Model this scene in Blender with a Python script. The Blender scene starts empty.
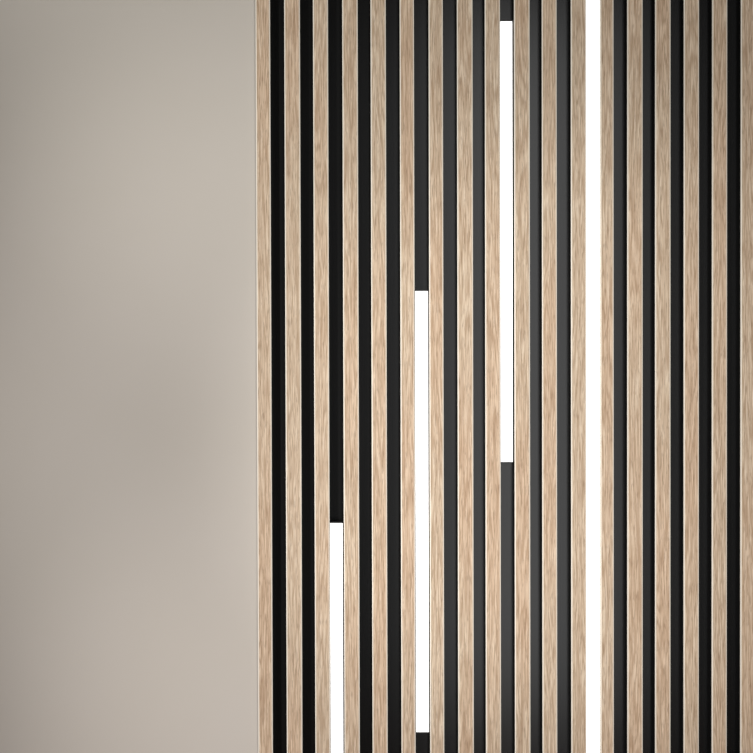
import bpy, bmesh, math, random
from mathutils import Vector, Matrix
S = bpy.context.scene
COL = S.collection
R = math.radians

# ------------------------------------------------------------------ camera
cd = bpy.data.cameras.new('camera')
cd.sensor_width = 36.0
cd.lens = 36.0 * 2.6 / 1.506
cam = bpy.data.objects.new('camera', cd)
COL.objects.link(cam)
th, ro = R(0.75), R(-0.16)
F = Vector((0, math.cos(th), -math.sin(th)))
R0 = Vector((1, 0, 0)); U0 = R0.cross(F)
RR = math.cos(ro) * R0 + math.sin(ro) * U0
UU = -math.sin(ro) * R0 + math.cos(ro) * U0
cam.matrix_world = Matrix(((RR.x, UU.x, -F.x, 0.0), (RR.y, UU.y, -F.y, -2.6),
                           (RR.z, UU.z, -F.z, 1.634), (0, 0, 0, 1)))
S.camera = cam

# ------------------------------------------------------------------ world, lights, exposure
w = bpy.data.worlds.new('world'); S.world = w; w.use_nodes = True
bg = w.node_tree.nodes['Background']
bg.inputs[0].default_value = (0.75, 0.85, 1.0, 1); bg.inputs[1].default_value = 0.6

def area_light(name, loc, rot, sx, sy, power, col):
    l = bpy.data.lights.new(name, 'AREA'); l.shape = 'RECTANGLE'
    l.size = sx; l.size_y = sy; l.energy = power; l.color = col
    o = bpy.data.objects.new(name, l); o.location = loc; o.rotation_euler = rot
    COL.objects.link(o); return o

# daylight through the tall narrow window behind the camera
area_light('window_daylight', (0.67, -3.02, 1.62), (R(90), 0, 0), 0.76, 3.05, 30, (1.0, 0.985, 0.96))
# unseen fill lamps, added at the left to shape brightness on plaster and slats
def spot(name, loc, aim, power, col, size):
    l = bpy.data.lights.new(name, 'SPOT'); l.energy = power; l.color = col
    l.spot_size = R(size); l.spot_blend = 1.0; l.shadow_soft_size = 0.08
    o = bpy.data.objects.new(name, l); o.location = loc
    o.rotation_euler = (Vector(aim) - o.location).to_track_quat('-Z', 'Y').to_euler()
    COL.objects.link(o)
spot('upper_fill_light', (-1.50, -2.40, 2.60), (-0.06, 0, 2.56), 106, (1.0, 0.995, 0.94), 47)
spot('lower_fill_light', (-1.50, -2.40, 0.60), (0.04, 0, 0.54), 98, (1.0, 0.955, 0.93), 45)
spot('middle_fill_light', (-1.50, -2.40, 1.60), (0.42, 0, 1.46), 160, (1.0, 0.965, 0.92), 29)
spot('wide_fill_light', (-1.50, -2.40, 1.70), (-0.18, 0, 1.46), 112, (1.0, 0.975, 0.94), 43)

S.view_settings.view_transform = 'Standard'; S.view_settings.look = 'None'
S.view_settings.gamma = 1.0; S.view_settings.use_curve_mapping = False
S.view_settings.exposure = 0.0

# ------------------------------------------------------------------ materials
def lin(c):
    return tuple((v / 255 / 12.92 if v / 255 <= 0.04045 else ((v / 255 + 0.055) / 1.055) ** 2.4) for v in c) + (1,)

def base(name, rough=0.6, spec=0.5):
    m = bpy.data.materials.new(name); m.use_nodes = True
    b = m.node_tree.nodes['Principled BSDF']
    b.inputs['Roughness'].default_value = rough
    b.inputs['Specular IOR Level'].default_value = spec
    return m, m.node_tree, b

def flat(name, col, rough=0.6, spec=0.5):
    m, t, b = base(name, rough, spec); b.inputs['Base Color'].default_value = lin(col); return m

class G:
    """small node-graph helper"""
    def __init__(s, t): s.t = t
    def n(s, typ, **kw):
        x = s.t.nodes.new(typ)
        for k, v in kw.items(): setattr(x, k, v)
        return x
    def put(s, sock, v):
        if hasattr(v, 'is_linked') or isinstance(v, bpy.types.NodeSocket): s.t.links.new(v, sock)
        else: sock.default_value = v
    def math(s, op, a, b=0.0, c=None):
        x = s.n('ShaderNodeMath', operation=op); s.put(x.inputs[0], a); s.put(x.inputs[1], b)
        if c is not None: s.put(x.inputs[2], c)
        return x.outputs[0]
    def vec(s, op, a, b):
        x = s.n('ShaderNodeVectorMath', operation=op); s.put(x.inputs[0], a); s.put(x.inputs[1], b); return x.outputs[0]
    def noise(s, v, scale, detail=2.0, rough=0.5, dist=0.0):
        x = s.n('ShaderNodeTexNoise'); s.put(x.inputs['Vector'], v)
        x.inputs['Scale'].default_value = scale; x.inputs['Detail'].default_value = detail
        x.inputs['Roughness'].default_value = rough; x.inputs['Distortion'].default_value = dist
        return x.outputs['Fac']
    def ramp(s, f, stops):
        x = s.n('ShaderNodeValToRGB'); s.put(x.inputs[0], f); e = x.color_ramp.elements
        while len(e) < len(stops): e.new(0.5)
        for i, (p, c) in enumerate(stops): e[i].position = p; e[i].color = c
        return x.outputs[0]
    def mix(s, f, a, b, mode='MIX'):
        x = s.n('ShaderNodeMix', data_type='RGBA', blend_type=mode)
        s.put(x.inputs[0], f); s.put(x.inputs[6], a); s.put(x.inputs[7], b); return x.outputs[2]

def oak(name):
    m, t, b = base(name, 0.55, 0.3); g = G(t)
    tc = g.n('ShaderNodeTexCoord'); oi = g.n('ShaderNodeObjectInfo')
    rnd = oi.outputs['Random']
    cx = g.n('ShaderNodeCombineXYZ')
    g.put(cx.inputs[0], g.math('MULTIPLY', rnd, 37.0)); g.put(cx.inputs[1], g.math('MULTIPLY', rnd, 91.0))
    g.put(cx.inputs[2], g.math('MULTIPLY', rnd, 53.0))
    p = g.vec('ADD', tc.outputs['Object'], cx.outputs[0])
    # growth rings running up the board, arching into cathedrals
    broad = g.noise(g.vec('MULTIPLY', p, (34, 34, 1.6)), 1.0, 2.0, 0.5, 0.3)
    rings = g.math('SINE', g.math('MULTIPLY', broad, 110.0))
    rings = g.math('POWER', g.math('MULTIPLY_ADD', rings, 0.5, 0.5), 2.5)
    streak = g.noise(g.vec('MULTIPLY', p, (330, 330, 16)), 1.0, 3.0, 0.6)
    pores = g.noise(g.vec('MULTIPLY', p, (480, 480, 45)), 1.0, 2.0, 0.6)
    tone = g.noise(g.vec('MULTIPLY', p, (6, 6, 1.6)), 1.0, 1.0)
    c = g.ramp(streak, [(0.34, lin((192, 167, 141))), (0.50, lin((218, 196, 170))), (0.66, lin((238, 220, 197)))])
    c = g.mix(g.math('MULTIPLY', rings, 0.58), c, lin((176, 147, 119)))
    c = g.mix(g.ramp(pores, [(0.34, (0.45, 0.45, 0.45, 1)), (0.46, (0, 0, 0, 1))]), c, lin((142, 116, 92)))
    c = g.mix(g.ramp(tone, [(0.40, (0, 0, 0, 1)), (0.62, (0.55, 0.55, 0.55, 1))]), c, g.mix(1.0, c, (1.0, 0.90, 0.84, 1), 'MULTIPLY'))
    g.put(b.inputs['Base Color'], c)
    hue = g.noise(g.vec('MULTIPLY', p, (170, 170, 12)), 1.0, 1.0)
    c = g.mix(1.0, c, g.ramp(hue, [(0.36, (0.83, 0.93, 0.86, 1)), (0.64, (0.95, 0.895, 0.925, 1))]), 'MULTIPLY')
    bp = g.n('ShaderNodeBump'); bp.inputs['Strength'].default_value = 0.25; bp.inputs['Distance'].default_value = 0.0006
    g.put(bp.inputs['Height'], g.math('ADD', streak, pores)); g.put(b.inputs['Normal'], bp.outputs[0])
    return m

def plaster(name, c0, c1):
    m, t, b = base(name, 0.85, 0.2); g = G(t)
    tc = g.n('ShaderNodeTexCoord')
    a = g.noise(tc.outputs['Object'], 2.6, 4.0, 0.6, 0.4)
    g.put(b.inputs['Base Color'], g.ramp(a, [(0.30, lin(c0)), (0.70, lin(c1))]))
    f = g.noise(tc.outputs['Object'], 60.0, 4.0, 0.6)
    bp = g.n('ShaderNodeBump'); bp.inputs['Strength'].default_value = 0.12; bp.inputs['Distance'].default_value = 0.001
    g.put(bp.inputs['Height'], f); g.put(b.inputs['Normal'], bp.outputs[0])
    return m

def satin_black(name):
    m, t, b = base(name, 0.24, 0.27); g = G(t)
    tc = g.n('ShaderNodeTexCoord')
    a = g.noise(g.vec('MULTIPLY', tc.outputs['Object'], (60, 60, 3)), 1.0, 2.0)
    g.put(b.inputs['Base Color'], g.ramp(a, [(0.3, lin((11, 11, 11))), (0.7, lin((15, 15, 15)))]))
    return m

OAK = oak('oak_veneer')
EDGE = flat('pale_edge_highlight', (250, 241, 226), 0.5, 0.4)  # bright outline along the slat edges, put into the colour
CORE = flat('black_board_core', (16, 16, 16), 0.6, 0.3)
BLACK = satin_black('satin_black_backing')
WALL = plaster('beige_plaster', (209, 202, 193), (211, 204, 196))
PAINT = flat('room_paint', (118, 114, 108), 0.9, 0.2)
HOUS = flat('black_aluminium', (12, 12, 12), 0.5, 0.4)
FLOOR = flat('warm_floor', (150, 112, 92), 0.5, 0.4)
FRAME = flat('window_frame_paint', (225, 225, 222), 0.5, 0.4)
m, t, b = base('opal_diffuser', 0.4)
b.inputs['Base Color'].default_value = (0.9, 0.9, 0.9, 1)
b.inputs['Emission Color'].default_value = (1, 0.995, 0.985, 1)
b.inputs['Emission Strength'].default_value = 1.15
OPAL = m

# ------------------------------------------------------------------ mesh helpers
def box(bm, x0, x1, y0, y1, z0, z1, mi=0):
    v = [bm.verts.new((x, y, z)) for x in (x0, x1) for y in (y0, y1) for z in (z0, z1)]
    for q in ((0, 1, 3, 2), (4, 6, 7, 5), (0, 4, 5, 1), (2, 3, 7, 6), (0, 2, 6, 4), (1, 5, 7, 3)):
        f = bm.faces.new([v[i] for i in q]); f.material_index = mi

def prism(bm, pts, z0, z1, mats=None):
    """closed outline pts (x, y) extruded from z0 to z1; mats gives one material per side"""
    a = [bm.verts.new((x, y, z0)) for x, y in pts]; c = [bm.verts.new((x, y, z1)) for x, y in pts]
    n = len(pts)
    for i in range(n):
        f = bm.faces.new((a[i], a[(i + 1) % n], c[(i + 1) % n], c[i]))
        if mats: f.material_index = mats[i]
    bm.faces.new(a[::-1]); bm.faces.new(c)

def obj(name, bm, mats, parent=None):
    bmesh.ops.recalc_face_normals(bm, faces=bm.faces)
    me = bpy.data.meshes.new(name); bm.to_mesh(me); bm.free()
    for k in (mats if isinstance(mats, (list, tuple)) else [mats]): me.materials.append(k)
    o = bpy.data.objects.new(name, me); COL.objects.link(o)
    if parent: o.parent = parent
    return o

def thing(name, label, cat, loc, group=None):
    o = bpy.data.objects.new(name, None); COL.objects.link(o); o.location = loc
    o.empty_display_size = 0.05
    o['label'] = label; o['category'] = cat
    if group: o['group'] = group
    return o

def struct(name, bm, mats, parent=None):
    o = obj(name, bm, mats, parent)
    if not parent: o['kind'] = 'structure'
    return o

# ------------------------------------------------------------------ room
XL, XR, YR, H = -2.3, 2.3, -3.0, 3.25
EDGE_X = -0.2392            # where the plaster stops at the first slat
SLAT_BACK = 0.030           # face of the black backing, slat fronts are at y = 0
bm = bmesh.new()
prism(bm, [(XL, 0.012), (EDGE_X, 0.012), (EDGE_X, 0.040), (XR, 0.040), (XR, 0.14), (XL, 0.14)], 0, H)
struct('wall_back', bm, WALL)
bm = bmesh.new(); box(bm, XL - .1, XR + .1, YR - .1, .14, -.1, 0); struct('floor', bm, FLOOR)
bm = bmesh.new(); box(bm, XL - .1, XR + .1, YR - .1, .14, H, H + .1); struct('ceiling', bm, PAINT)
bm = bmesh.new(); box(bm, XL - .1, XL, YR - .1, .14, 0, H); struct('wall_left', bm, PAINT)
bm = bmesh.new(); box(bm, XR, XR + .1, YR - .1, .14, 0, H); struct('wall_right', bm, PAINT)
wx0, wx1, wz0, wz1 = 0.27, 1.07, 0.06, 3.18
bm = bmesh.new()
box(bm, XL, wx0, YR - .1, YR, 0, H); box(bm, wx1, XR, YR - .1, YR, 0, H)
box(bm, wx0, wx1, YR - .1, YR, 0, wz0); box(bm, wx0, wx1, YR - .1, YR, wz1, H)
struct('wall_rear', bm, PAINT)
bm = bmesh.new()
box(bm, wx0, wx0 + .02, YR - .1, YR - .05, wz0, wz1); box(bm, wx1 - .02, wx1, YR - .1, YR - .05, wz0, wz1)
box(bm, wx0 + .02, wx1 - .02, YR - .1, YR - .05, wz0, wz0 + .02); box(bm, wx0 + .02, wx1 - .02, YR - .1, YR - .05, wz1 - .02, wz1)
struct('window_1', bm, FRAME)

# ------------------------------------------------------------------ backing board
LAST = 0.7660
bt = thing('backing_board', 'satin black backing board seen as dark grooves between the wooden slats', 'backing board', (0.27, SLAT_BACK, 0))
bm = bmesh.new(); box(bm, EDGE_X + .001 - .27, 1.42 - .27, 0, .0098, 0, H - .002)
bo = obj('board', bm, BLACK, bt)

# ------------------------------------------------------------------ slats
EDGES = [-239.2, -209.7, -182.6, -150.3, -125.3, -94.3, -66.9, -35.1, -10.5, 20.9, 47.6, 77.0, 105.2, 134.6,
         161.7, 193.9, 217.2, 248.6, 275.6, 307.6, 330.9, 361.5, 388.8, 420.2, 447.4, 475.0, 501.3, 533.0,
         557.0, 588.7, 614.2, 645.5, 670.7, 701.7, 728.0, 759.0]
LABELS = [
    'oak slat at the left end of the slat wall, against the beige plaster',
    'second oak slat counted from the beige plaster wall',
    'oak slat left of the light bar that starts lowest',
    'oak slat right of the light bar that starts lowest',
    'middle oak slat of three between the lowest light bar and the next bar',
    'oak slat left of the light bar ending just above the bottom',
    'oak slat right of the light bar ending just above the bottom',
    'middle oak slat of three between the second and third light bars',
    'oak slat left of the light bar starting just below the top',
    'oak slat right of the light bar starting just below the top',
    'middle oak slat of three between the third and the full-height light bars',
    'oak slat directly left of the full-height light bar',
    'oak slat directly right of the full-height light bar',
    'second oak slat to the right of the full-height light bar',
    'third oak slat to the right of the full-height light bar',
    'fourth oak slat to the right of the full-height light bar',
    'fifth oak slat to the right of the full-height light bar',
    'oak slat cut off by the right edge of the photo',
]
ZT = H - 0.004
def slat(x0, x1, label):
    w_ = x1 - x0; h = w_ / 2
    t = thing('wooden_slat', label, 'wooden slat', ((x0 + x1) / 2, 0, 0), 'vertical oak slats on the wall')
    c1, c2 = 0.0021, 0.0006                      # eased edge of the veneer
    yb = 0.0042                                   # veneer sheet thickness
    bm = bmesh.new()
    prism(bm, [(-h, yb), (-h, c2), (-h + c1, 0), (h - c1, 0), (h, c2), (h, yb)], 0.002, ZT)
    for f in bm.faces:                            # the two eased edges carry the painted bright outline
        f.normal_update()
        c = f.calc_center_median()
        if abs(c.x) > h - c1 and c.y < yb - .0001: f.material_index = 1
    v = obj('veneer', bm, [OAK, EDGE], t)
    bm = bmesh.new(); box(bm, -h, h, yb, SLAT_BACK, 0.002, ZT)
    c = obj('core', bm, CORE, t); c['label'] = 'black core behind the oak face'
    return t
n = len(EDGES) // 2
for i in range(n):
    slat(EDGES[2 * i] / 1000 + (0.0006 if i else 0), EDGES[2 * i + 1] / 1000 - 0.0006, LABELS[i])

# ------------------------------------------------------------------ light bars
def light_bar(x0, x1, z0, z1, yf, label):
    h = (x1 - x0) / 2
    t = thing('light_bar', label, 'light bar', ((x0 + x1) / 2, 0, z0), 'white light bars set between the slats')
    L = z1 - z0; cap = 0.0025
    bm = bmesh.new()                              # U-shaped black channel
    prism(bm, [(-h, yf + .006), (-h + .0015, yf + .006), (-h + .0015, .0275), (h - .0015, .0275), (h - .0015, yf + .006),
               (h, yf + .006), (h, SLAT_BACK), (-h, SLAT_BACK)], cap, L - cap)
    obj('housing', bm, HOUS, t)
    bm = bmesh.new()
    e = 0.0006
    prism(bm, [(-h, .006 + yf), (-h, yf + e), (-h + e, yf), (h - e, yf), (h, yf + e), (h, .006 + yf)], cap, L - cap)
    d = obj('diffuser', bm, OPAL, t); d['label'] = 'glowing white diffuser'
    for a, b_ in ((0, cap), (L - cap, L)):
        bm = bmesh.new(); box(bm, -h, h, yf, SLAT_BACK, a, b_)
        obj('end_cap', bm, HOUS, t)
    return t
light_bar(-0.0938, -0.0690, 1.3084 - 0.884, 1.3084, .003, 'white light bar starting lowest, the one nearest the plaster wall')
light_bar(0.0779, 0.1034, 0.8826, 1.7730, .003, 'white light bar ending just above the bottom of the view')
light_bar(0.2492, 0.2728, 1.4256, 2.3104, .003, 'white light bar starting just below the top of the view')
light_bar(0.4204, 0.4470, 0.4200, 2.9500, .003, 'longest white light bar, running the full height of the view')
